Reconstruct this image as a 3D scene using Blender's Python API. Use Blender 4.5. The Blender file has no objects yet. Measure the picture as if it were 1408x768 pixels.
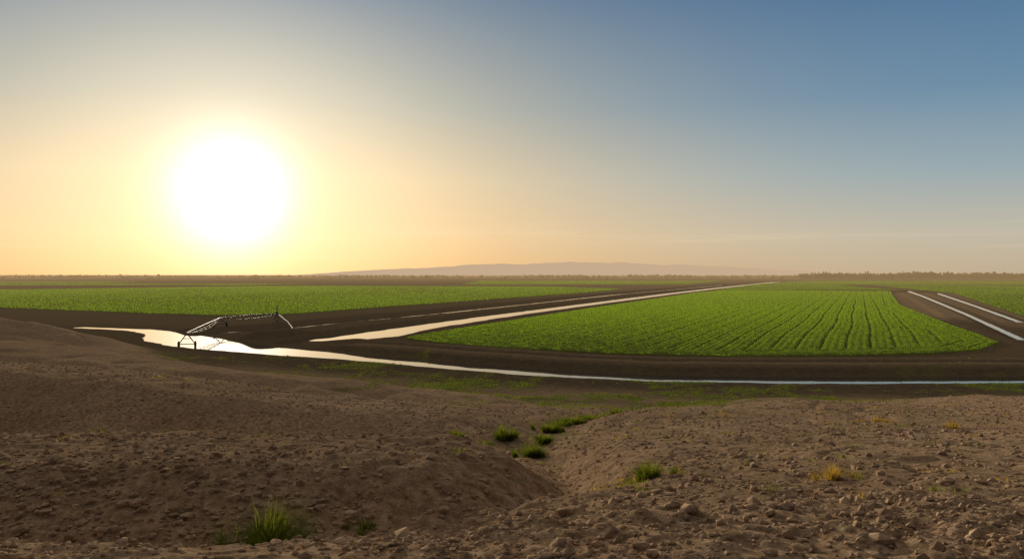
import bpy, math, numpy as np
from mathutils import Vector
rng = np.random.default_rng(7)
scene = bpy.context.scene
scene.view_settings.view_transform = 'Standard'
scene.view_settings.look = 'None'
scene.view_settings.exposure = 0

# ------------------------------------------------------------------ noise
def _hash(ix, iy, seed):
    h = (ix.astype(np.int64) * 374761393 + iy.astype(np.int64) * 668265263 + seed * 974634777) & 0xFFFFFFFF
    h = ((h ^ (h >> 13)) * 1274126177) & 0xFFFFFFFF
    h = h ^ (h >> 16)
    return (h & 0xFFFF).astype(np.float64) / 65535.0
def vnoise(x, y, seed=0):
    c, s = math.cos(0.6 + seed), math.sin(0.6 + seed)
    x, y = x * c - y * s + 91.7 * seed, x * s + y * c + 13.3
    ix = np.floor(x); iy = np.floor(y)
    fx = x - ix; fy = y - iy
    fx = fx * fx * fx * (fx * (fx * 6 - 15) + 10); fy = fy * fy * fy * (fy * (fy * 6 - 15) + 10)
    a = _hash(ix, iy, seed); b = _hash(ix + 1, iy, seed)
    c2 = _hash(ix, iy + 1, seed); d = _hash(ix + 1, iy + 1, seed)
    return ((a + (b - a) * fx) * (1 - fy) + (c2 + (d - c2) * fx) * fy) * 2 - 1
def sstep(a, b, x):
    t = np.clip((x - a) / (b - a), 0, 1)
    return t * t * (3 - 2 * t)
def pchip(xk, yk, x):
    xk = np.asarray(xk, float); yk = np.asarray(yk, float)
    h = np.diff(xk); dl = np.diff(yk) / h
    m = np.zeros_like(yk); m[0] = dl[0]; m[-1] = dl[-1]
    for i in range(1, len(xk) - 1):
        if dl[i - 1] * dl[i] > 0:
            m[i] = 2 * dl[i - 1] * dl[i] / (dl[i - 1] + dl[i])
    x = np.clip(x, xk[0], xk[-1])
    i = np.clip(np.searchsorted(xk, x) - 1, 0, len(h) - 1)
    t = (x - xk[i]) / h[i]
    return ((2*t**3 - 3*t**2 + 1) * yk[i] + (t**3 - 2*t**2 + t) * h[i] * m[i]
            + (-2*t**3 + 3*t**2) * yk[i+1] + (t**3 - t**2) * h[i] * m[i+1])

# ------------------------------------------------------------------ hill survey: (distance, elevation) profiles along bearings
TB = [-1.2, -0.643, -0.5, -0.37, -0.095, 0.05, 0.2, 0.643, 1.2]
PROF = [
 [(0,10.3),(4.8,10.15),(6.0,9.95),(8.4,8.95),(10.8,9.5),(20,8.3),(24,6.0),(34,4.2),(44,7.9),(52,7.8),(59,3.6),(68,6.9),(78,6.6),(90,3.5),(112,8.0),(150,2.0),(190,0)],
 [(0,10.3),(4.8,10.15),(6.0,9.95),(8.4,8.95),(10.8,9.45),(20,7.95),(24,5.6),(33,4.0),(42,6.9),(50,6.75),(57,3.2),(66,5.6),(76,5.35),(86,2.4),(108,6.3),(136,0.4),(150,0)],
 [(0,10.3),(4.8,10.15),(6.0,9.95),(8.4,8.95),(10.8,9.45),(19.5,8.05),(23.5,5.6),(32,3.8),(41,6.5),(49,6.3),(56,2.8),(65,5.1),(75,4.8),(84,2.0),(105,3.2),(125,0.3),(140,0)],
 [(0,10.3),(4.8,10.15),(6.0,9.95),(8.5,8.95),(10.8,9.45),(19,8.15),(23,5.5),(31,3.6),(40,5.9),(48,5.65),(55,2.5),(64,4.4),(74,4.0),(82,1.4),(96,0.3),(115,0.05),(130,0)],
 [(0,10.3),(4.8,10.15),(6.0,9.95),(9.0,8.95),(11.2,9.3),(18.5,8.05),(22,6.0),(30,4.0),(38,5.1),(45,4.75),(52,2.7),(60,2.75),(67,2.2),(75,0.7),(86,0.1),(98,0),(110,0)],
 [(0,10.3),(4.8,10.15),(6.1,10.0),(9.6,9.25),(11.6,9.0),(17.5,7.8),(22,7.0),(30,5.8),(40,4.75),(44.5,4.25),(50,3.5),(59,2.3),(63,1.7),(70,0.8),(80,0.1),(92,0),(105,0)],
 [(0,10.3),(4.8,10.2),(6.1,10.05),(9.2,9.4),(11.6,9.0),(18,7.9),(23,7.1),(31,6.0),(41,4.9),(45,4.4),(51,3.7),(58,2.5),(62,1.9),(68,1.0),(77,0.1),(90,0),(105,0)],
 [(0,10.3),(4.8,10.2),(6.1,10.05),(9.2,9.5),(11.6,9.15),(18,8.0),(23,7.25),(31,6.2),(41,5.1),(45,4.7),(51,4.0),(58,2.8),(62,2.1),(68,1.1),(77,0.1),(90,0),(105,0)],
 [(0,10.3),(4.8,10.2),(6.1,10.05),(9.2,9.6),(11.6,9.3),(18,8.4),(23,7.7),(31,6.8),(41,5.8),(45,5.4),(51,4.7),(58,3.4),(62,2.6),(68,1.4),(80,0.2),(95,0),(110,0)],
]
NT, ND = 500, 900
tt = np.linspace(-1.2, 1.2, NT); LD0, LD1 = math.log(1.0), math.log(200.0)
dd = np.exp(np.linspace(LD0, LD1, ND))
P = np.array(PROF)                        # bearing, key, (d,z)
keyD = np.array([pchip(TB, P[:, k, 0], tt) for k in range(P.shape[1])])
keyZ = np.array([pchip(TB, P[:, k, 1], tt) for k in range(P.shape[1])])
TAB = np.array([pchip(keyD[:, i], keyZ[:, i], dd) for i in range(NT)])
def loft(X, Y):
    r = np.hypot(X, Y); a = np.arctan2(X, Y)
    nz = vnoise(X / 14, Y / 14, 3); n2 = vnoise(X / 9, Y / 9, 4)
    ac = np.clip(a, -0.87, 0.87)
    f = sstep(9, 22, r)
    t = np.tan(ac) + 0.03 * nz * f
    d = r * np.cos(ac) * (1 + 0.04 * n2 * f + .03 * vnoise(X / 1.6, Y / 1.6, 15) * sstep(5, 9, r) * (1 - f) + .012 * vnoise(X / 2.5, Y / 2.5, 16) * f)
    ti = np.clip((t + 1.2) / 2.4 * (NT - 1), 0, NT - 1.001)
    di = np.clip((np.log(np.maximum(d, 1.0)) - LD0) / (LD1 - LD0) * (ND - 1), 0, ND - 1.001)
    i = ti.astype(int); j = di.astype(int); u = ti - i; v = di - j
    return (TAB[i, j]*(1-u)*(1-v) + TAB[i+1, j]*u*(1-v) + TAB[i, j+1]*(1-u)*v + TAB[i+1, j+1]*u*v)

# ------------------------------------------------------------------ canals (x, y, half width) in metres
CAN = {
 'A': [(200,84,2.6),(110,88,2.6),(58.7,91.3,2.6),(32.8,90.8,2.6),(16.6,92.5,2.6),(4.1,97.3,2.6),(-10.1,106.8,2.6),(-21.5,115.3,2.9),
       (-34.1,123,3.6),(-43.6,130,4.8),(-54,139,5.5),(-63,150,6),(-70,162,4),(-81,173,2.0),(-98,181,1.4)],
 'B': [(-64,160,2.4),(-53.4,175,2.3),(-45.5,196,2.4),(-23.6,248,2.6),(-1.1,308,2.6),(64.9,486.7,3),(123,626,3),(253,938,4)],
 'C': [(-39.5,147,1.0),(-33.5,149,5.5),(-28.5,158,6.5),(-22,182.5,5.0),(-0.9,243,4.6),(50,375,4.8),(108.5,525.6,5),(209,773,6),(439,1314,8)],
 'D': [(112,108,.55),(92.8,144,.55),(136.6,239,.6),(226,438,.9),(284,571,1.3)],
 'E': [(126,196,.55),(177.5,305.6,.7),(270,505,1.1)],
}
def canal_sd(X, Y, pts):
    best = np.full(X.shape, 1e9); side = np.zeros(X.shape)
    for (x0, y0, w0), (x1, y1, w1) in zip(pts[:-1], pts[1:]):
        dx, dy = x1 - x0, y1 - y0
        t = np.clip(((X - x0) * dx + (Y - y0) * dy) / (dx*dx + dy*dy), 0, 1)
        px, py = X - x0 - t*dx, Y - y0 - t*dy
        s = np.hypot(px, py) - (w0 + (w1 - w0) * t)
        m = s < best
        best = np.where(m, s, best)
        side = np.where(m, np.sign(dx * py - dy * px), side)
    return best, side
def poly_sd(X, Y, pts):
    best = np.full(X.shape, 1e9); ins = np.zeros(X.shape, bool)
    n = len(pts)
    for i in range(n):
        x0, y0 = pts[i]; x1, y1 = pts[(i + 1) % n]
        dx, dy = x1 - x0, y1 - y0
        t = np.clip(((X - x0) * dx + (Y - y0) * dy) / (dx*dx + dy*dy), 0, 1)
        best = np.minimum(best, np.hypot(X - x0 - t*dx, Y - y0 - t*dy))
        if dy != 0:
            c = ((y0 > Y) != (y1 > Y)) & (X < x0 + (Y - y0) / dy * dx)
            ins ^= c
    return np.where(ins, best, -best)
FIELDS = [
 [(-20,147.6),(-15.4,162),(-1,200),(22.5,262),(66,375),(116,505),(150,575),(272,571),(215,450),(147,301),(106,196),(90,152),(84,137),(73,124),(62,118.5),(50,116),(31.2,115),(15.8,118.4),(-0.5,127),(-10.4,135)],
 [(-300,285),(-179.8,279),(-110,240),(-83.6,227),(-65,236),(-51,274),(-17.5,355),(44,505),(89,640),(40,760),(-3,773),(-228,821),(-384,620),(-520,600)],
 [(-60,920),(210,950),(394,1460),(-60,1500)],
 [(-1300,1050),(-560,1080),(-600,1280),(-1400,1280)],
 [(150,590),(292,600),(360,900),(1200,900),(1200,1500),(560,1500),(300,980)],
 [(278,500),(143,222),(150,170),(420,200),(700,400),(800,860),(390,860),(310,600)],
 [(-1200,860),(-300,880),(-250,1010),(-1200,1000)],
]
GUL = [(-3.2,8.6,.15,1.1),(-1.8,9.4,.2,.9),(-.45,10.6,.3,.8),(1.15,13.0,.5,.75),(1.45,17,.85,.9),(1.3,25,.75,1.2),(1.0,32,.5,1.3),(2.4,40,.5,1.5),(5.5,50,.5,2.0),(13.5,74,.15,3.5)]
def gully(X, Y):
    best = np.full(X.shape, 1e9); dep = np.zeros(X.shape)
    wx = X + 0.25 * vnoise(X/1.3, Y/1.3, 31); wy = Y + 0.25 * vnoise(X/1.3, Y/1.3, 32)
    for (x0, y0, a0, w0), (x1, y1, a1, w1) in zip(GUL[:-1], GUL[1:]):
        dx, dy = x1 - x0, y1 - y0
        t = np.clip(((wx - x0) * dx + (wy - y0) * dy) / (dx*dx + dy*dy), 0, 1)
        q = np.hypot(wx - x0 - t*dx, wy - y0 - t*dy) / (w0 + (w1-w0)*t)
        m = q < best
        best = np.where(m, q, best); dep = np.where(m, a0 + (a1-a0)*t, dep)
    return dep * np.exp(-best**2 * 0.9), np.exp(-best**2 * 1.5)

def terrain(X, Y):
    """returns z, masks(wet, veg, hill), canal distance"""
    r = np.hypot(X, Y)
    z = loft(X, Y)
    hill = sstep(0.15, 2.0, z)
    g, gm = gully(X, Y)
    z = z - g
    def lod(wl): return np.clip(wl / (r * 0.014 + 1e-6) - 0.6, 0, 1)
    wx = X + .8 * vnoise(X / 4, Y / 4, 17)
    ril = 1 - np.abs(vnoise(wx / 3.4, Y / 5.0, 11))
    ril2 = 1 - np.abs(vnoise(wx / 1.1 + .4 * vnoise(X, Y, 14), Y / 2.4, 12))
    z = z + hill * (0.20 * vnoise(X / 11, Y / 11, 1) * sstep(14, 30, r) + 0.10 * vnoise(X / 4.3, Y / 4.3, 2) * sstep(5, 14, r)
                    - 0.20 * ril**4 * sstep(8, 22, r) - 0.07 * ril2**4 * sstep(5, 12, r) * lod(1.1))
    amp = 0.25 + 0.75 * hill
    clump = 0.6 + 0.5 * vnoise(X / 1.9, Y / 1.9, 21)
    cl = vnoise(X / .42, Y / .42, 24)
    z = z + amp * (0.04 * vnoise(X / 1.5, Y / 1.5, 5) * lod(1.5)
                   + 0.045 * (0.5 - np.abs(vnoise(X / .62, Y / .62, 6))) * lod(.62)
                   + 0.050 * sstep(.2, .6, cl) * lod(.42) * clump
                   + 0.038 * vnoise(X / .24, Y / .24, 7) * lod(.24) * clump
                   + 0.032 * sstep(.15, .6, vnoise(X / .13, Y / .13, 8)) * lod(.13) * clump
                   + 0.012 * vnoise(X / .06, Y / .06, 9) * lod(.06))
    front = (Y > 60) & (r < 1700)
    sd = np.full(X.shape, 1e3)
    Xf, Yf = X[front], Y[front]
    zf = z[front]; sdf = np.full(Xf.shape, 1e3)
    jit = 0.35 * vnoise(Xf / 5, Yf / 5, 41) + 0.2 * vnoise(Xf / 1.7, Yf / 1.7, 42)
    fd = np.full(Xf.shape, -1e3)
    for f in FIELDS: fd = np.maximum(fd, poly_sd(Xf, Yf, f))
    offield = 1 - sstep(-3.0, -0.5, fd)
    for k, pts in CAN.items():
        s, side = canal_sd(Xf, Yf, pts)
        s = s + jit * (1 if k in 'ABC' else .2)
        far = side * (-1 if k == 'A' else 1) > 0     # the side away from the hills
        if k == 'A':
            lev = 0.95 * sstep(1.0, 4.5, s) * (1 - sstep(6.5, 9.5, s)) + 0.65 * sstep(9.5, 13, s) * (1 - sstep(15, 19, s))
            lev = lev * sstep(-38, -20, Xf) 
        elif k in 'BC':
            lev = 0.7 * sstep(0.5, 3.0, s) * (1 - sstep(6, 10, s))
        else:
            lev = 0.35 * sstep(0.5, 2.5, s) * (1 - sstep(6, 9, s))
        zf = zf + np.where(far, lev, 0.10 * sstep(0.3, 2, s) * (1 - sstep(3, 6, s))) * offield
        sdf = np.minimum(sdf, s)
    q = np.hypot((Xf + 47) / 9.5, (Yf - 152) / 13)
    zf = zf + 0.9 * (1 - sstep(0.35, 1.0, q)) * sstep(0, 4, sdf)
    bed = -0.12 + np.clip(sdf, -3, 0) * 0.35
    zf = np.where(sdf < 0, bed, -0.12 + (zf + 0.12) * sstep(-0.3, 1.6, sdf))
    z[front] = zf; sd[front] = sdf
    wet = np.zeros(X.shape)
    wn = 4 * vnoise(Xf / 9, Yf / 9, 51)
    wet[front] = 1 - sstep(7, 14, sdf + wn)
    band = sstep(98, 108, Yf) * (1 - sstep(300, 700, Yf))
    wet[front] = np.maximum(wet[front], 0.85 * band)
    tr = sstep(105, 125, Xf) * (fd < 0) * sstep(150, 170, Yf) * (1 - sstep(480, 560, Yf)) * sstep(1.0, 2.2, sdf)
    crest = sstep(.5, .85, zf) * (Yf > 90) * (Yf < 130) * (Xf > -30)      # dry crest of the levee
    wet[front] = wet[front] * (1 - tr) * (1 - .6 * crest)
    dryt = np.zeros(X.shape); dryt[front] = 0.45 * tr
    wet *= (1 - hill)
    hill = np.maximum(hill, dryt)
    n = vnoise(X / 6, Y / 6, 61) + 0.6 * vnoise(X / 2.2, Y / 2.2, 62) + 0.5 * vnoise(X / .8, Y / .8, 63)
    low = sstep(52, 70, Y) * (1 - sstep(92, 100, Y)) * sstep(-45, -5, X + 12) + 0.8 * sstep(95, 105, Y) * (1 - sstep(118, 125, Y)) * (X < -12)
    veg = sstep(-0.15, 0.9, n + 0.05) * low * (z < 3.2)
    veg = np.maximum(veg, .5 * gm * sstep(26, 34, r) * sstep(0.0, 0.9, n))
    z = z + 0.06 * veg * sstep(1, 2, sd) * (0.6 + 0.4 * vnoise(X / .5, Y / .5, 64))
    veg *= sstep(0.5, 1.5, sd)
    return z, wet, veg, hill, sd

# ------------------------------------------------------------------ polar survey grid
ang = np.concatenate([np.radians(np.linspace(-44, 44, 1000)), np.radians(np.linspace(44, 316, 92)[1:-1])])
rad = np.concatenate([np.geomspace(0.02, 2.5, 24)[:-1], np.geomspace(2.5, 60, 860)[:-1], np.geomspace(60, 400, 430)[:-1], np.geomspace(400, 16000, 240)])
NR, NC = len(rad), len(ang)
RR, AA = np.meshgrid(rad, ang, indexing='ij')
GX = (RR * np.sin(AA)).ravel(); GY = (RR * np.cos(AA)).ravel()
GZ, WET, VEG, HILL, SD = terrain(GX, GY)
ii, jj = np.meshgrid(np.arange(NR - 1), np.arange(NC), indexing='ij')
j2 = (jj + 1) % NC
FACES = np.stack([ii*NC + jj, ii*NC + j2, (ii+1)*NC + j2, (ii+1)*NC + jj], -1).reshape(-1, 4)[:, ::-1]

def mesh_obj(name, co, faces, mat, smooth=True, attrs=None, parent=None):
    me = bpy.data.meshes.new(name)
    co = np.asarray(co, np.float32); faces = np.asarray(faces, np.int32)
    n = faces.shape[1]
    me.vertices.add(len(co)); me.vertices.foreach_set('co', co.ravel())
    me.loops.add(faces.size); me.loops.foreach_set('vertex_index', faces.ravel())
    me.polygons.add(len(faces))
    me.polygons.foreach_set('loop_start', np.arange(0, faces.size, n, dtype=np.int32))
    me.polygons.foreach_set('use_smooth', np.full(len(faces), smooth))
    me.update(calc_edges=True)
    if attrs:
        for k, v in attrs.items():
            a = me.color_attributes.new(k, 'FLOAT_COLOR', 'POINT')
            a.data.foreach_set('color', np.asarray(v, np.float32).ravel())
    me.materials.append(mat)
    ob = bpy.data.objects.new(name, me)
    scene.collection.objects.link(ob)
    if parent: ob.parent = parent
    return ob
def submesh(mask_v, z):
    keep = mask_v[FACES].any(1)
    f = FACES[keep]
    u, inv = np.unique(f, return_inverse=True)
    return u, np.stack([GX[u], GY[u], z[u]], 1), inv.reshape(-1, 4)

# ------------------------------------------------------------------ materials
def new_mat(name):
    m = bpy.data.materials.new(name); m.use_nodes = True
    try: m.cycles.emission_sampling = 'NONE'
    except Exception: pass
    nt = m.node_tree; nt.nodes.clear()
    out = nt.nodes.new('ShaderNodeOutputMaterial')
    return m, nt, out
def N(nt, t, **kw):
    n = nt.nodes.new(t)
    for k, v in kw.items():
        if k in n.inputs: n.inputs[k].default_value = v
        else: setattr(n, k, v)
    return n
def noise(nt, scale, detail=6, rough=0.6, vec=None):
    n = N(nt, 'ShaderNodeTexNoise'); n.inputs['Scale'].default_value = scale
    n.inputs['Detail'].default_value = detail; n.inputs['Roughness'].default_value = rough
    if vec is None:
        g = N(nt, 'ShaderNodeNewGeometry'); vec = g.outputs['Position']
    nt.links.new(vec, n.inputs['Vector'])
    return n.outputs['Fac']
def ramp(nt, fac, stops):
    r = N(nt, 'ShaderNodeValToRGB'); nt.links.new(fac, r.inputs[0])
    e = r.color_ramp.elements
    while len(e) < len(stops): e.new(0.5)
    for el, (p, c) in zip(e, stops):
        el.position = p; el.color = (*c, 1) if len(c) == 3 else c
    return r.outputs[0]
def mix(nt, fac, a, b, mode='MIX'):
    m = N(nt, 'ShaderNodeMixRGB'); m.blend_type = mode
    for s, v in ((m.inputs[0], fac), (m.inputs[1], a), (m.inputs[2], b)):
        if hasattr(v, 'links'): nt.links.new(v, s)
        elif isinstance(v, (int, float)): s.default_value = v
        else: s.default_value = (*v, 1)
    return m.outputs[0]
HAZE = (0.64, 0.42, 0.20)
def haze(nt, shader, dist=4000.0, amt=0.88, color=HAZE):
    """aerial perspective painted as emission in the surface material: grows with distance over the plain (world position)"""
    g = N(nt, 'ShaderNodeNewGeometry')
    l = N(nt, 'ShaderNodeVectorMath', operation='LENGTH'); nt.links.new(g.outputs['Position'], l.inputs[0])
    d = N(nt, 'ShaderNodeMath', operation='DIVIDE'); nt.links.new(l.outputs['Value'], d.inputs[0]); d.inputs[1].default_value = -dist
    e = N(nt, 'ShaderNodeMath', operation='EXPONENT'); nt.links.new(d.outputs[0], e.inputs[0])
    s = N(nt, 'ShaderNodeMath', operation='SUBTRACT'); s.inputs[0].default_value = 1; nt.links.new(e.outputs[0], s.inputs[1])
    em = N(nt, 'ShaderNodeEmission'); em.inputs[0].default_value = (*color, 1); em.inputs[1].default_value = amt  # surface glow stands in for light scattered by the air
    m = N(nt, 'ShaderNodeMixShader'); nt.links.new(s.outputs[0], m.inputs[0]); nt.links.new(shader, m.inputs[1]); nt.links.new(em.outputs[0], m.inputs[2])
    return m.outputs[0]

# ground
m_ground, nt, out = new_mat('soil')
at = N(nt, 'ShaderNodeAttribute'); at.attribute_name = 'masks'
sep = N(nt, 'ShaderNodeSeparateColor'); nt.links.new(at.outputs['Color'], sep.inputs[0])
n_big = noise(nt, 0.12, 5); n_mid = noise(nt, 1.1, 8, 0.65); n_fin = noise(nt, 6.0, 9, 0.72); n_grit = noise(nt, 40, 4, 0.75)
dry = ramp(nt, n_mid, [(0.30, (0.30, 0.190, 0.110)), (0.50, (0.49, 0.33, 0.20)), (0.70, (0.68, 0.48, 0.305))])
dry = mix(nt, 0.6, dry, ramp(nt, n_fin, [(0.38, (0.13, 0.078, 0.045)), (0.50, (0.46, 0.31, 0.185)), (0.62, (0.82, 0.59, 0.385))]))
dry = mix(nt, ramp(nt, n_big, [(0.4, (0, 0, 0)), (0.65, (0.45, 0.45, 0.45))]), dry, (0.29, 0.185, 0.11))
dry = mix(nt, 0.45, dry, ramp(nt, n_grit, [(0.4, (0.25, 0.25, 0.25)), (0.6, (1, 1, 1))]), 'MULTIPLY')
plain = ramp(nt, n_mid, [(0.3, (0.14, 0.098, 0.058)), (0.7, (0.27, 0.19, 0.115))])
wet = ramp(nt, n_mid, [(0.3, (0.045, 0.033, 0.023)), (0.7, (0.115, 0.083, 0.055))])
col = mix(nt, sep.outputs[2], plain, dry)
col = mix(nt, sep.outputs[0], col, wet)
grs = ramp(nt, n_fin, [(0.35, (0.07, 0.095, 0.018)), (0.65, (0.17, 0.21, 0.04))])
col = mix(nt, sep.outputs[1], col, grs)
bp = N(nt, 'ShaderNodeBump'); bp.inputs['Strength'].default_value = 0.8; bp.inputs['Distance'].default_value = 0.07
nt.links.new(n_fin, bp.inputs['Height'])
bp2 = N(nt, 'ShaderNodeBump'); bp2.inputs['Strength'].default_value = 0.6; bp2.inputs['Distance'].default_value = 0.010
nt.links.new(n_grit, bp2.inputs['Height']); nt.links.new(bp.outputs[0], bp2.inputs['Normal'])
bs = N(nt, 'ShaderNodeBsdfDiffuse'); nt.links.new(col, bs.inputs[0]); nt.links.new(bp2.outputs[0], bs.inputs['Normal']); bs.inputs['Roughness'].default_value = 0.6
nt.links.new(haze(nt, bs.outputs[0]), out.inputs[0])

def leaf_mat(name, c0, c1, scale, trans=0.5, hz=False, tcol=(1.25, 1.15, 0.5), attr=False):
    m, nt, out = new_mat(name)
    col = ramp(nt, noise(nt, scale, 6, 0.65), [(0.3, c0), (0.7, c1)])
    if attr:
        at = N(nt, 'ShaderNodeAttribute'); at.attribute_name = 'masks'
        col = mix(nt, 1.0, col, at.outputs['Color'], 'MULTIPLY')
    d = N(nt, 'ShaderNodeBsdfDiffuse'); nt.links.new(col, d.inputs[0])
    t = N(nt, 'ShaderNodeBsdfTranslucent'); nt.links.new(mix(nt, 1.0, col, tcol, 'MULTIPLY'), t.inputs[0])
    ms = N(nt, 'ShaderNodeMixShader'); ms.inputs[0].default_value = trans
    nt.links.new(d.outputs[0], ms.inputs[1]); nt.links.new(t.outputs[0], ms.inputs[2])
    sh = ms.outputs[0]
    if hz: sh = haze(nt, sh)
    nt.links.new(sh, out.inputs[0])
    return m
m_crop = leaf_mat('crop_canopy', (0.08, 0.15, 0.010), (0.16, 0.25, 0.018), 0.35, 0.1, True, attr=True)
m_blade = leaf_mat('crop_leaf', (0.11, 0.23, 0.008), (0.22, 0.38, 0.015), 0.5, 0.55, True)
m_grass = leaf_mat('weed_leaf', (0.09, 0.12, 0.02), (0.19, 0.23, 0.04), 2.0, 0.45)
m_weed = leaf_mat('low_weed_leaf', (0.08, 0.11, 0.02), (0.18, 0.21, 0.04), 0.4, 0.4)
m_dry = leaf_mat('dry_grass_leaf', (0.28, 0.19, 0.06), (0.46, 0.34, 0.12), 2.0, 0.4)

# water
m_water, nt, out = new_mat('canal_water')
pb = N(nt, 'ShaderNodeBsdfPrincipled'); pb.inputs['Base Color'].default_value = (0.05, 0.05, 0.045, 1)
pb.inputs['Roughness'].default_value = 0.015; pb.inputs['IOR'].default_value = 1.8
b = N(nt, 'ShaderNodeBump'); b.inputs['Strength'].default_value = 0.05; b.inputs['Distance'].default_value = 0.02
nt.links.new(noise(nt, 2.5, 4, 0.5), b.inputs['Height']); nt.links.new(b.outputs[0], pb.inputs['Normal'])
nt.links.new(pb.outputs[0], out.inputs[0])

# ------------------------------------------------------------------ ground, water, crops
masks = np.stack([WET, VEG, HILL, np.ones_like(WET)], 1)
ground = mesh_obj('ground', np.stack([GX, GY, GZ], 1), FACES, m_ground, True, {'masks': masks})
u, co, f = submesh(SD < 0.9, np.full(GX.shape, -0.12 + 0.015))
mesh_obj('canal_water', co, f, m_water)

RP = np.array([0.9165, -0.40])     # across the crop rows
def row_profile(X, Y, s):
    v = X * RP[0] + Y * RP[1]
    v = v + 0.35 * vnoise(X / 25, Y / 25, 70)
    head = s < 7.5                       # headland rows follow the field edge
    w = np.where(head, s, v)
    ph = ((w / 3.7) % 1) - 0.5
    tram = 1 - np.exp(-(ph * 3.7 / 0.42) ** 2)
    row = 0.5 + 0.5 * np.cos(w / 1.23 * 2 * math.pi)
    return tram, row
crop_fields = []
for k, fld in enumerate(FIELDS):
    sel = (GY > 90) & (np.hypot(GX, GY) < 1700)
    s0 = np.full(GX.shape, -1e3)
    s0[sel] = poly_sd(GX[sel], GY[sel], fld)
    s = np.minimum(s0 + 0.6 * vnoise(GX / 4, GY / 4, 71), SD - 1.6)
    r = np.hypot(GX, GY)
    lodr = np.clip(1.2 - r / 450, 0, 1)
    tram, row = row_profile(GX, GY, s0)
    if k != 0: row = 0.5 + 0 * row; tram = 1 - (1 - tram) * 0.35
    h = 0.40 + lodr * (0.05 * (row - 0.5) * 2 + 0.09 * vnoise(GX / 0.8, GY / 0.8, 72)) - 0.20 * (1 - tram)
    z = -0.25 + (h + 0.25) * sstep(-0.2, 0.9, s)
    u, co, f = submesh(s > -0.1, z)
    rr_, tr_ = row[u], tram[u]
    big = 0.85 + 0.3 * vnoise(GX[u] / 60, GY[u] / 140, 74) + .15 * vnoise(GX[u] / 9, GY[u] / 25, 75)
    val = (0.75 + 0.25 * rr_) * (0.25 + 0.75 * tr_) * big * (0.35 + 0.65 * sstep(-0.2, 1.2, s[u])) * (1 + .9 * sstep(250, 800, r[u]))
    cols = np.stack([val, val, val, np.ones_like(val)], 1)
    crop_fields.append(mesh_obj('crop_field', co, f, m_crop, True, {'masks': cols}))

def tri_blades(P0, Hh, W, lean, g):
    n = len(P0)
    a = g.uniform(0, 2*math.pi, n); la = g.uniform(0, 2*math.pi, n); l = g.uniform(0, lean, n)
    d = np.stack([np.cos(a), np.sin(a), np.zeros(n)], 1) * (W / 2)[:, None]
    tip = P0 + np.stack([np.cos(la)*l*Hh, np.sin(la)*l*Hh, Hh], 1)
    co = np.stack([P0 - d, P0 + d, tip], 1).reshape(-1, 3)
    return co, np.arange(3*n).reshape(-1, 3)
def scatter_poly(fld, n, dmin, dmax, g):
    out = []; tot = 0
    while tot < n:
        dist = dmin * (dmax / dmin) ** g.uniform(0, 1, n * 2)
        a = np.radians(g.uniform(-41, 41, n * 2))
        X = dist * np.sin(a); Y = dist * np.cos(a)
        s = poly_sd(X, Y, fld); m = s > 0.3
        out.append(np.stack([X[m], Y[m], s[m]], 1)); tot += m.sum()
    return np.concatenate(out)[:n]
g = np.random.default_rng(3)
for k, n, d0, d1 in ((0, 560000, 112, 600), (1, 150000, 220, 830), (5, 40000, 160, 860), (4, 26000, 590, 1500), (2, 14000, 920, 1500), (3, 8000, 1000, 1700), (6, 8000, 860, 1500)):
    p = scatter_poly(FIELDS[k], n, d0, d1, g)
    tram, row = row_profile(p[:, 0], p[:, 1], p[:, 2])
    keep = g.uniform(0, 1, len(p)) < ((0.6 + 0.4 * row) * (0.03 + 0.97 * tram) if k == 0 else 0.8)
    p = p[keep]; row = row[keep] if k == 0 else row[keep]*0 + .5; r = np.hypot(p[:, 0], p[:, 1])
    sc = np.clip(r / 150, 0.8, 10)
    P0 = np.stack([p[:, 0], p[:, 1], np.full(len(p), 0.2)], 1)
    hh = (0.24 + 0.06 * row) * g.uniform(0.7, 1.3, len(p)) * np.clip(sc, 0, 1.7)
    co, f = tri_blades(P0, hh, 0.10 * sc, 0.7, g)
    mesh_obj('crop_leaves', co, f, m_blade, False, parent=crop_fields[k])

# ------------------------------------------------------------------ grass tufts
def strip_blades(P0, L, W, lean, az, g):
    n = len(P0); S = np.array([0, .35, .7, 1.0]); wd = np.array([.8, 1, .65, .05])
    tw = az + math.pi/2 + g.uniform(-.6, .6, n)
    pts = []
    for s, w in zip(S, wd):
        c = P0 + np.stack([np.cos(az)*lean*L*s**2, np.sin(az)*lean*L*s**2, L*(s - .35*lean*s**2)], 1)
        o = np.stack([np.cos(tw), np.sin(tw), 0*tw], 1) * (W*w/2)[:, None]
        pts += [c - o, c + o]
    co = np.stack(pts, 1).reshape(-1, 3)
    b = (np.arange(n) * 8)[:, None]
    f = np.concatenate([b + np.array([[0, 1, 3, 2]]), b + np.array([[2, 3, 5, 4]]), b + np.array([[4, 5, 7, 6]])])
    return co, f
def tuft(name, x, y, rx, ry, hgt, n, mat, seed, width=0.01):
    g = np.random.default_rng(seed)
    nc = max(4, n // 70)
    cx = g.normal(0, .42, nc); cy = g.normal(0, .42, nc); ch = g.uniform(.45, 1.1, nc); w = g.integers(0, nc, n)
    px = cx[w] + g.normal(0, .09, n); py = cy[w] + g.normal(0, .09, n)
    X = x + px * rx; Y = y + py * ry
    Z = terrain(X, Y)[0] - 0.02
    az = np.arctan2(py - cy[w]*.6, px - cx[w]*.6) + g.normal(0, .7, n)
    L = hgt * g.uniform(.35, 1.15, n) * ch[w] * np.exp(-(px**2+py**2)*.45)
    co, f = strip_blades(np.stack([X, Y, Z], 1), L, width*g.uniform(.6, 1.4, n), g.uniform(.1, 1.2, n), az, g)
    return mesh_obj(name, co, f, mat, False)
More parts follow.
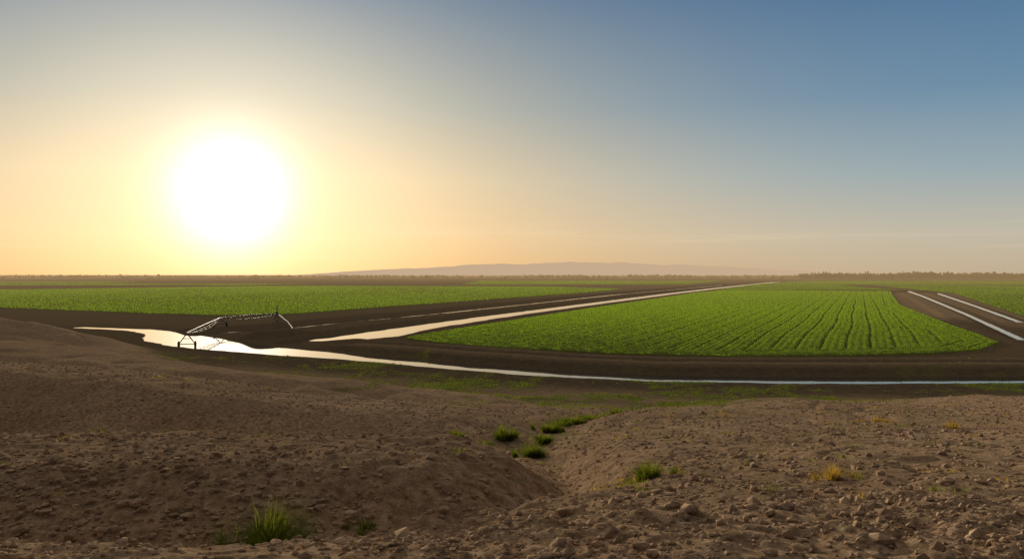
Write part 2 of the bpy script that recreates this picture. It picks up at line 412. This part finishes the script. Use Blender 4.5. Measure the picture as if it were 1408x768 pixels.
tuft('grass_tuft', -2.8, 9.0, .42, .38, .66, 2600, m_grass, 1, .006)
tuft('grass_tuft', -1.75, 9.6, .25, .2, .28, 250, m_grass, 2, .006)
tuft('grass_tuft', 2.3, 13.2, .42, .45, .34, 1200, m_grass, 3, .009)
tuft('dry_grass_tuft', 4.75, 11.7, .36, .35, .30, 600, m_dry, 4, .007)
tuft('dry_grass_tuft', 17.2, 31.0, .5, .6, .5, 350, m_dry, 5, .02)
tuft('dry_grass_tuft', 15.5, 35.0, 1.4, .8, .36, 450, m_dry, 6, .02)
for i, (x, y, rx, h) in enumerate([(-2.4, 34.5, .5, .45), (-1.3, 32.8, .5, .5), (-.3, 34.3, .5, .7), (.75, 31.0, .65, .75), (1.35, 33.8, .4, .5), (1.7, 37.5, .7, .7), (2.6, 41.5, .6, .5), (3.4, 43, .9, .6), (5.0, 48.5, 1.1, .5), (7.2, 53, 1.2, .45)]):
    tuft('shrub', x, y, rx, rx * .8, h * 1.1, 1300, m_grass, 20 + i, .022)
g = np.random.default_rng(11)
X = g.uniform(-45, 75, 260000); Y = g.uniform(14, 122, 260000)
z, wet_, veg_, hill_, sd_ = terrain(X, Y)
pr = veg_ * 0.30 + 0.0012 + 0.010 * sstep(.2, .9, vnoise(X / 5, Y / 5, 66)) * (Y > 40)
keep = (g.uniform(0, 1, len(X)) < pr) & (sd_ > 1.0)
X, Y, z = X[keep], Y[keep], z[keep]
m = 5
X = np.repeat(X, m) + g.normal(0, .12, len(X)*m); Y = np.repeat(Y, m) + g.normal(0, .12, len(Y)*m); z = np.repeat(z, m)
co, f = tri_blades(np.stack([X, Y, z - .03], 1), g.uniform(.06, .24, len(X)), g.uniform(.02, .08, len(X)), .9, g)
mesh_obj('weeds', co, f, m_weed, False)
# small sprigs scattered over the slopes
for nm, mat, n, sd0 in (('sparse_grass', m_grass, 90, 41), ('sparse_dry_grass', m_dry, 70, 42)):
    g = np.random.default_rng(sd0)
    d = np.exp(g.uniform(math.log(9), math.log(62), n)); t = g.uniform(-.7, .75, n); t = np.where(g.uniform(0, 1, n) < .6, np.abs(t), t)
    m = 24; rr0 = np.repeat(d, m)
    X = np.repeat(d * t, m) + g.normal(0, .045, n*m) * (1 + rr0 / 16); Y = np.repeat(d, m) + g.normal(0, .045, n*m) * (1 + rr0 / 16)
    L = np.repeat(g.uniform(.04, .13, n), m) * g.uniform(.4, 1.2, n*m) * (1 + rr0 / 45)
    co, f = strip_blades(np.stack([X, Y, terrain(X, Y)[0] - .01], 1), L, .005 * (1 + rr0 / 14), g.uniform(.2, 1.3, n*m), g.uniform(0, 6.28, n*m), g)
    mesh_obj(nm, co, f, mat, False)

# ------------------------------------------------------------------ stones and clods
m_stone, nt, out = new_mat('stone')
c = ramp(nt, noise(nt, 7, 6, .6), [(0.3, (0.17, 0.11, 0.07)), (0.7, (0.48, 0.34, 0.22))])
d = N(nt, 'ShaderNodeBsdfDiffuse'); nt.links.new(c, d.inputs[0])
b = N(nt, 'ShaderNodeBump'); b.inputs['Distance'].default_value = .01; b.inputs['Strength'].default_value = .8
nt.links.new(noise(nt, 40, 5, .6), b.inputs['Height']); nt.links.new(b.outputs[0], d.inputs['Normal']); nt.links.new(d.outputs[0], out.inputs[0])
import bmesh
def ico(sub):
    bm = bmesh.new(); bmesh.ops.create_icosphere(bm, subdivisions=sub, radius=1)
    v = np.array([x.co[:] for x in bm.verts]); f = np.array([[q.index for q in p.verts] for p in bm.faces]); bm.free()
    return v, f
def rocks(name, sub, sx, sy, size, g, cuts, sink):
    IV, IF = ico(sub); n = len(sx)
    sz = terrain(sx, sy)[0]
    scl = g.uniform(.6, 1.3, (n, 3)) * np.array([1.15, 1.0, .75]); rot = g.uniform(0, 6.28, n)
    V = np.repeat(IV[None], n, 0)
    for o in range(cuts):
        dr = g.normal(size=(n, 1, 3)); dr /= np.linalg.norm(dr, axis=2, keepdims=True)
        dp = (V * dr).sum(2, keepdims=True)
        V = V - dr * np.clip(dp - g.uniform(.45, .8, (n, 1, 1)), 0, 1) * .85
    V = V * (1 + (.05 if sub > 1 else .2) * g.normal(size=(n, len(IV), 1)))
    V = V * scl[:, None, :] * size[:, None, None]
    c_, s_ = np.cos(rot)[:, None], np.sin(rot)[:, None]
    V = np.stack([V[..., 0]*c_ - V[..., 1]*s_, V[..., 0]*s_ + V[..., 1]*c_, V[..., 2]], -1)
    V += np.stack([sx, sy, sz + size * sink], 1)[:, None, :]
    F = (IF[None] + (np.arange(n) * len(IV))[:, None, None]).reshape(-1, 3)
    return mesh_obj(name, V.reshape(-1, 3), F, m_stone, False)
g = np.random.default_rng(5)
big = [(-5.1,8.2,.075),(-4.4,8.6,.065),(-3.9,8.5,.05),(-5.6,8.9,.07),(-5.9,9.6,.075),(-4.0,6.35,.045),(-3.9,9.6,.06),(-5.0,9.9,.06),(-3.3,9.9,.05),(3.1,10.2,.06),
       (3.35,9.0,.06),(2.6,9.6,.05),(.7,9.0,.05),(.35,7.0,.05),(-.25,7.0,.04),(3.6,6.7,.05),(4.4,12.2,.055),(-.35,11.2,.065),(1.9,12.2,.045),(5.1,11,.045),(-1.0,7.6,.05),(-2.6,6.9,.04),(.2,6.4,.03),(2.0,6.9,.03),
       (-4.7,7.6,.06),(-5.3,7.3,.05),(-6.1,8.3,.07),(-4.6,9.2,.07),(-3.5,7.9,.05),(.05,6.7,.05),(.6,7.4,.04)]
n = 2300
dist = np.exp(g.uniform(math.log(4.2), math.log(40), n)); a = np.arctan(g.uniform(-.85, .85, n))
sx, sy = dist * np.tan(a), dist.copy()
size = np.clip(np.exp(g.normal(math.log(.018), .5, n)) * (1 + dist / 22), .01, .085)
sx[:900] = g.normal(-4.6, 1.8, 900); sy[:900] = g.normal(9.6, 1.1, 900); size[:900] = np.clip(np.exp(g.normal(math.log(.028), .5, 900)), .01, .085)
sx = np.concatenate([[q[0] for q in big], sx]); sy = np.concatenate([[q[1] for q in big], sy]); size = np.concatenate([[q[2] * 1.1 for q in big], size])
rocks('scattered_stones', 2, sx, sy, size, g, 6, .25)
n = 50000
dist = np.exp(g.uniform(math.log(3.8), math.log(60), n)); a = np.arctan(g.uniform(-.85, .85, n))
sx, sy = dist * np.tan(a), dist.copy()
cl = vnoise(sx / 1.1, sy / 1.1, 77) + .6 * vnoise(sx / 4, sy / 4, 78)
k = cl > g.uniform(-1.1, .9, n); sx, sy, dist = sx[k], sy[k], dist[k]
size = np.clip(np.exp(g.normal(math.log(.0090), .55, len(sx))) * (1 + dist / 9), .004, .08)
rocks('soil_clods', 1, sx, sy, size, g, 0, .1)

# ------------------------------------------------------------------ irrigation machine
m_metal, nt, out = new_mat('weathered_steel')
pb = N(nt, 'ShaderNodeBsdfPrincipled'); pb.inputs['Metallic'].default_value = .3; pb.inputs['Roughness'].default_value = .6
nt.links.new(ramp(nt, noise(nt, 3, 4), [(0.3, (.10, .09, .08)), (0.7, (.24, .22, .20))]), pb.inputs['Base Color']); nt.links.new(pb.outputs[0], out.inputs[0])
m_rub, nt, out = new_mat('tyre_rubber')
pb = N(nt, 'ShaderNodeBsdfPrincipled'); pb.inputs['Roughness'].default_value = .8
nt.links.new(ramp(nt, noise(nt, 5, 4), [(0.3, (.02, .02, .02)), (0.7, (.05, .045, .04))]), pb.inputs['Base Color']); nt.links.new(pb.outputs[0], out.inputs[0])
def tubes(name, segs, mat, parent, ns=8):
    co, fa = [], []; base = 0
    for p, q, r in segs:
        p = np.array(p, float); q = np.array(q, float); ax = q - p; ax /= np.linalg.norm(ax)
        up = np.array([0, 0, 1.]) if abs(ax[2]) < .9 else np.array([1., 0, 0])
        a = np.cross(ax, up); a /= np.linalg.norm(a); b = np.cross(ax, a)
        th = np.arange(ns) / ns * 2 * math.pi
        ring = (np.cos(th)[:, None]*a + np.sin(th)[:, None]*b) * r
        co += [p + ring, q + ring]
        for i in range(ns):
            j = (i+1) % ns
            fa.append((base+i, base+j, base+ns+j, base+ns+i))
        base += 2*ns
    return mesh_obj(name, np.concatenate(co), np.array(fa), mat, True, parent=parent)
piv = bpy.data.objects.new('irrigation_pivot', None); scene.collection.objects.link(piv)
def gz(x, y): return max(float(terrain(np.array([float(x)]), np.array([float(y)]))[0][0]), -0.2)
A_ = np.array([-54.3, 133.0]); B_ = np.array([-63.0, 172.0]); C_ = np.array([-54.3, 184.0])
def span(name, P, Q, z0, z1, rise, n=8):
    segs = []
    d2 = (Q - P); d2 = d2 / np.linalg.norm(d2); nrm = np.array([-d2[1], d2[0]])
    top, bl, br = [], [], []
    for i in range(n + 1):
        s = i / n; c = P + (Q - P) * s; z = z0 + (z1 - z0)*s + rise*4*s*(1-s)
        dep = 1.0*4*s*(1-s) if 0 < i < n else 0.05
        top.append((*c, z)); bl.append((*(c + nrm*.45*min(1, dep)), z - dep*.8)); br.append((*(c - nrm*.45*min(1, dep)), z - dep*.8))
    for i in range(n):
        segs.append((top[i], top[i+1], .09)); segs.append((bl[i], bl[i+1], .035)); segs.append((br[i], br[i+1], .035))
    for i in range(1, n):
        segs += [(top[i], bl[i], .03), (top[i], br[i], .03), (bl[i], br[i], .03)]
    tubes(name, segs, m_metal, piv, 6)
def tower(name, P, dirv, ztop):
    d2 = dirv / np.linalg.norm(dirv); w = np.array([-d2[1], d2[0]])
    segs = []; whl = []
    zg = gz(*P)
    for sg in (-1, 1):
        f = P + w*1.3*sg
        foot = (*f, zg + .55)
        segs += [((*(P + d2*.3), ztop), foot, .07), ((*(P - d2*.3), ztop), foot, .07)]
        n = 16
        for i in range(n):
            a0, a1 = 2*math.pi*i/n, 2*math.pi*(i+1)/n
            c = lambda a: (f[0] + d2[0]*.45*math.cos(a), f[1] + d2[1]*.45*math.cos(a), zg + .5 + .45*math.sin(a))
            whl.append((c(a0), c(a1), .14))
            if i % 4 == 0: segs.append((foot, c(a0), .035))
    segs.append(((*(P + w*1.3), zg+.55), (*(P - w*1.3), zg+.55), .07))
    segs.append(((*(P + w*.65), (zg+.55+ztop)/2), (*(P - w*.65), (zg+.55+ztop)/2), .05))
    tubes(name, segs, m_metal, piv); tubes(name + '_wheels', whl, m_rub, piv)
span('span_1', A_, B_, 2.2, 2.6, .05)
span('span_2', B_, C_, 2.6, 2.9, .15, 7)
tower('tower_1', A_, B_ - A_, 2.2); tower('tower_2', B_, B_ - A_, 2.6)
zc = gz(*C_); segs = []
for sx_ in (-1, 1):
    for sy_ in (-1, 1):
        segs.append(((C_[0]+sx_*.8, C_[1]+sy_*.8, zc), (C_[0]+sx_*.12, C_[1]+sy_*.12, 3.4), .06))
for hh, ww in ((1.2, .57), (2.4, .32)):
    q = [(C_[0]+a*ww, C_[1]+b_*ww, hh) for a, b_ in ((-1,-1),(1,-1),(1,1),(-1,1))]
    for i in range(4): segs.append((q[i], q[(i+1) % 4], .04))
segs.append(((*C_, 0), (*C_, 4.9), .09))
tubes('pivot_mast', segs, m_metal, piv)
D_ = np.array([-40.5, 150.0])
segs = [((*C_, 3.0), (-47, 167, 2.0), .06), ((-47, 167, 2.0), (*D_, gz(*D_) + .2), .06), ((-47, 167, 2.0), (-48.2, 167, gz(-48.2, 167)), .05), ((-47, 167, 2.0), (-45.8, 167, gz(-45.8, 167)), .05)]
tubes('supply_boom', segs, m_metal, piv)

# ------------------------------------------------------------------ distant trees and hills
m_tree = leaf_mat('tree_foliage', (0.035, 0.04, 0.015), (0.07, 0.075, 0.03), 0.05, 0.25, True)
g = np.random.default_rng(9)
cs = []
def add_trees(n, a0, a1, d0, d1, h0, h1, bias=0):
    t = g.uniform(a0, a1, n); d = g.uniform(d0, d1, n); x = t*d
    dens = vnoise(x / 120, d / 400, 81) + .35*vnoise(x / 35, d / 90, 82) + bias
    k = dens > g.uniform(-.6, .5, n); x, d = x[k], d[k]
    for X_, Y_ in zip(x, d):
        h = g.uniform(h0, h1) * (1 + .3 * float(vnoise(np.array([X_ / 60]), np.array([Y_ / 60]), 83)[0])); w = h * g.uniform(.4, .9); m = 30
        p = g.normal(size=(m, 3)); p /= np.linalg.norm(p, axis=1)[:, None]; p *= g.uniform(.35, 1, (m, 1))
        c = np.array([X_, Y_, h*.55]) + p * np.array([w, w, h*.45])
        cs.append((c, h * .15))
        cs.append((np.array([[X_, Y_, h*.12], [X_, Y_, h*.3]]), h * .1))
add_trees(2200, .36, .95, 1900, 2600, 5, 16, .25)
add_trees(2600, -.95, .40, 2400, 3400, 4, 10, .1)
add_trees(250, -.95, .95, 1750, 2300, 3, 7)
C = np.concatenate([c for c, s in cs]); S_ = np.concatenate([np.full(len(c), s) for c, s in cs])
off = g.normal(size=(len(C), 3, 3)) * S_[:, None, None] * 1.1
mesh_obj('distant_tree_line', (C[:, None, :] + off).reshape(-1, 3), np.arange(len(C)*3).reshape(-1, 3), m_tree, False)

m_hill, nt, out = new_mat('hazy_hill')
d = N(nt, 'ShaderNodeBsdfDiffuse'); nt.links.new(ramp(nt, noise(nt, .004, 6), [(.3, (.10, .08, .06)), (.7, (.18, .14, .10))]), d.inputs[0])
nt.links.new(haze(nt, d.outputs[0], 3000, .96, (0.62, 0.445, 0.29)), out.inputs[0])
hx = np.linspace(-2600, 4200, 500); hy = np.linspace(8200, 10200, 40)
HX, HY = np.meshgrid(hx, hy)
prof = np.interp(hx, [-2600, -2300, -1700, -800, -100, 500, 1000, 1900, 2700, 3400, 4200], [0, 15, 55, 95, 122, 135, 128, 112, 80, 42, 0])
pz = prof[None] * np.exp(-((HY - 9200) / 520) ** 2) * (1 + .10*vnoise(HX/260, HY/260, 91) + .05*vnoise(HX/90, HY/90, 92) + .05*vnoise(HX/700, HY/700, 93)) * 1.1 - 2
ny, nx = HX.shape
i, j = np.meshgrid(np.arange(ny-1), np.arange(nx-1), indexing='ij'); q = i*nx + j
mesh_obj('distant_hills', np.stack([HX.ravel(), HY.ravel(), pz.ravel()], 1), np.stack([q, q+1, q+nx+1, q+nx], -1).reshape(-1, 4), m_hill)

# ------------------------------------------------------------------ light
AZ, EL = math.radians(19.4), math.radians(7.5)
S = Vector((-math.sin(AZ)*math.cos(EL), math.cos(AZ)*math.cos(EL), math.sin(EL)))
sl = bpy.data.lights.new('sun', 'SUN'); sl.energy = 5.0; sl.angle = math.radians(.53); sl.color = (1.0, .86, .64)
so = bpy.data.objects.new('sun', sl); scene.collection.objects.link(so)
so.rotation_euler = S.to_track_quat('Z', 'Y').to_euler()
# centre of the aureole in the sky; the sun lamp is raised above it
EG = math.radians(5.5)
SG = Vector((-math.sin(AZ)*math.cos(EG), math.cos(AZ)*math.cos(EG), math.sin(EG)))

w = bpy.data.worlds.new('World'); scene.world = w; w.use_nodes = True
nt = w.node_tree; nt.nodes.clear()
out = nt.nodes.new('ShaderNodeOutputWorld'); bg = nt.nodes.new('ShaderNodeBackground'); bg.inputs[1].default_value = 0.10
sky = nt.nodes.new('ShaderNodeTexSky'); sky.sky_type = 'NISHITA'; sky.sun_disc = False
sky.sun_elevation = EL; sky.sun_rotation = -AZ; sky.air_density = 1.0; sky.dust_density = 1.0; sky.ozone_density = 1.5
tc = nt.nodes.new('ShaderNodeTexCoord')
nv = N(nt, 'ShaderNodeVectorMath', operation='NORMALIZE'); nt.links.new(tc.outputs['Generated'], nv.inputs[0])
def M(op, a, b=None):
    n = N(nt, 'ShaderNodeMath', operation=op)
    for s, v in zip(n.inputs, (a, b)):
        if v is None: continue
        if hasattr(v, 'links'): nt.links.new(v, s)
        else: s.default_value = v
    return n.outputs[0]
dt = N(nt, 'ShaderNodeVectorMath', operation='DOT_PRODUCT'); nt.links.new(nv.outputs[0], dt.inputs[0]); dt.inputs[1].default_value = SG
cosg = M('MAXIMUM', dt.outputs['Value'], 0.0)
sx3 = N(nt, 'ShaderNodeSeparateXYZ'); nt.links.new(nv.outputs[0], sx3.inputs[0])
el = M('ARCSINE', M('MAXIMUM', sx3.outputs['Z'], 0.0))           # elevation in radians
elf = M('DIVIDE', el, math.radians(50))                          # 0..1 over 50 degrees
def E(d): return d / 50
cool = ramp(nt, elf, [(E(0), (.52, .41, .28)), (E(2.5), (.51, .465, .37)), (E(6.6), (.29, .38, .42)), (E(11.7), (.135, .25, .37)), (E(20), (.050, .135, .28)), (1, (.05, .12, .26))])
warm = ramp(nt, elf, [(E(0), (.82, .47, .16)), (E(2.5), (.89, .57, .25)), (E(6.6), (.83, .60, .31)), (E(11.7), (.52, .47, .34)), (E(20), (.19, .25, .30)), (1, (.19, .25, .30))])
base = mix(nt, M('POWER', cosg, 8.0), cool, warm)
def mrange(v, a0, a1, b0, b1):
    n = N(nt, 'ShaderNodeMapRange'); nt.links.new(v, n.inputs[0])
    for i_, q_ in enumerate((a0, a1, b0, b1)): n.inputs[i_ + 1].default_value = q_
    return n.outputs[0]
# upper sky out of view, brightened as added fill, strongest towards the sun; the sky opposite the low sun is dimmer
hi = ramp(nt, mrange(dt.outputs['Value'], -0.45, 0.85, 0, 1), [(0, (.06, .06, .075)), (.42, (.33, .30, .27)), (1, (1.0, .86, .68))])
base = mix(nt, mrange(el, math.radians(20.5), math.radians(36), 0, 1), base, hi)
away = mrange(dt.outputs['Value'], -0.5, 0.4, 0.25, 1.0)
# faint stratus streaks low over the horizon
mp = N(nt, 'ShaderNodeMapping'); nt.links.new(nv.outputs[0], mp.inputs[0]); mp.inputs['Scale'].default_value = (2.2, 2.2, 70)
st = noise(nt, 1.6, 5, .55, mp.outputs[0])
bandm = M('MULTIPLY', M('GREATER_THAN', el, 0.0), M('POWER', 2.718, M('MULTIPLY', M('POWER', M('DIVIDE', M('SUBTRACT', el, .045), .022), 2.0), -1.0)))
stf = M('MULTIPLY', M('MULTIPLY', M('MAXIMUM', M('SUBTRACT', st, .54), 0.0), 0.9), bandm)
base = mix(nt, stf, base, (1.0, .78, .5))
col = N(nt, 'ShaderNodeVectorMath', operation='SCALE'); nt.links.new(base, col.inputs[0]); nt.links.new(M('MULTIPLY', away, 10.0), col.inputs['Scale']); col = col.outputs[0]
ns = N(nt, 'ShaderNodeVectorMath', operation='SCALE'); nt.links.new(sky.outputs[0], ns.inputs[0]); ns.inputs['Scale'].default_value = 0.05
ad = N(nt, 'ShaderNodeVectorMath', operation='ADD'); nt.links.new(col, ad.inputs[0]); nt.links.new(ns.outputs[0], ad.inputs[1]); col = ad.outputs[0]
for n_, c_ in ((600, (13, 12.6, 11.6)), (42, (3.3, 2.95, 2.4))):
    sc = N(nt, 'ShaderNodeVectorMath', operation='SCALE'); sc.inputs[0].default_value = c_; nt.links.new(M('POWER', cosg, float(n_)), sc.inputs['Scale'])
    ad = N(nt, 'ShaderNodeVectorMath', operation='ADD'); nt.links.new(col, ad.inputs[0]); nt.links.new(sc.outputs[0], ad.inputs[1]); col = ad.outputs[0]
nt.links.new(col, bg.inputs[0]); nt.links.new(bg.outputs[0], out.inputs[0])

# ------------------------------------------------------------------ camera
cam = bpy.data.cameras.new('camera'); cam.lens = 28; cam.sensor_width = 36; cam.clip_end = 40000; cam.clip_start = .05
co_ = bpy.data.objects.new('camera', cam); scene.collection.objects.link(co_); scene.camera = co_
co_.location = (0, 0, 12); co_.rotation_euler = (math.radians(90 - .37), 0, 0)
print('done', len(GX))
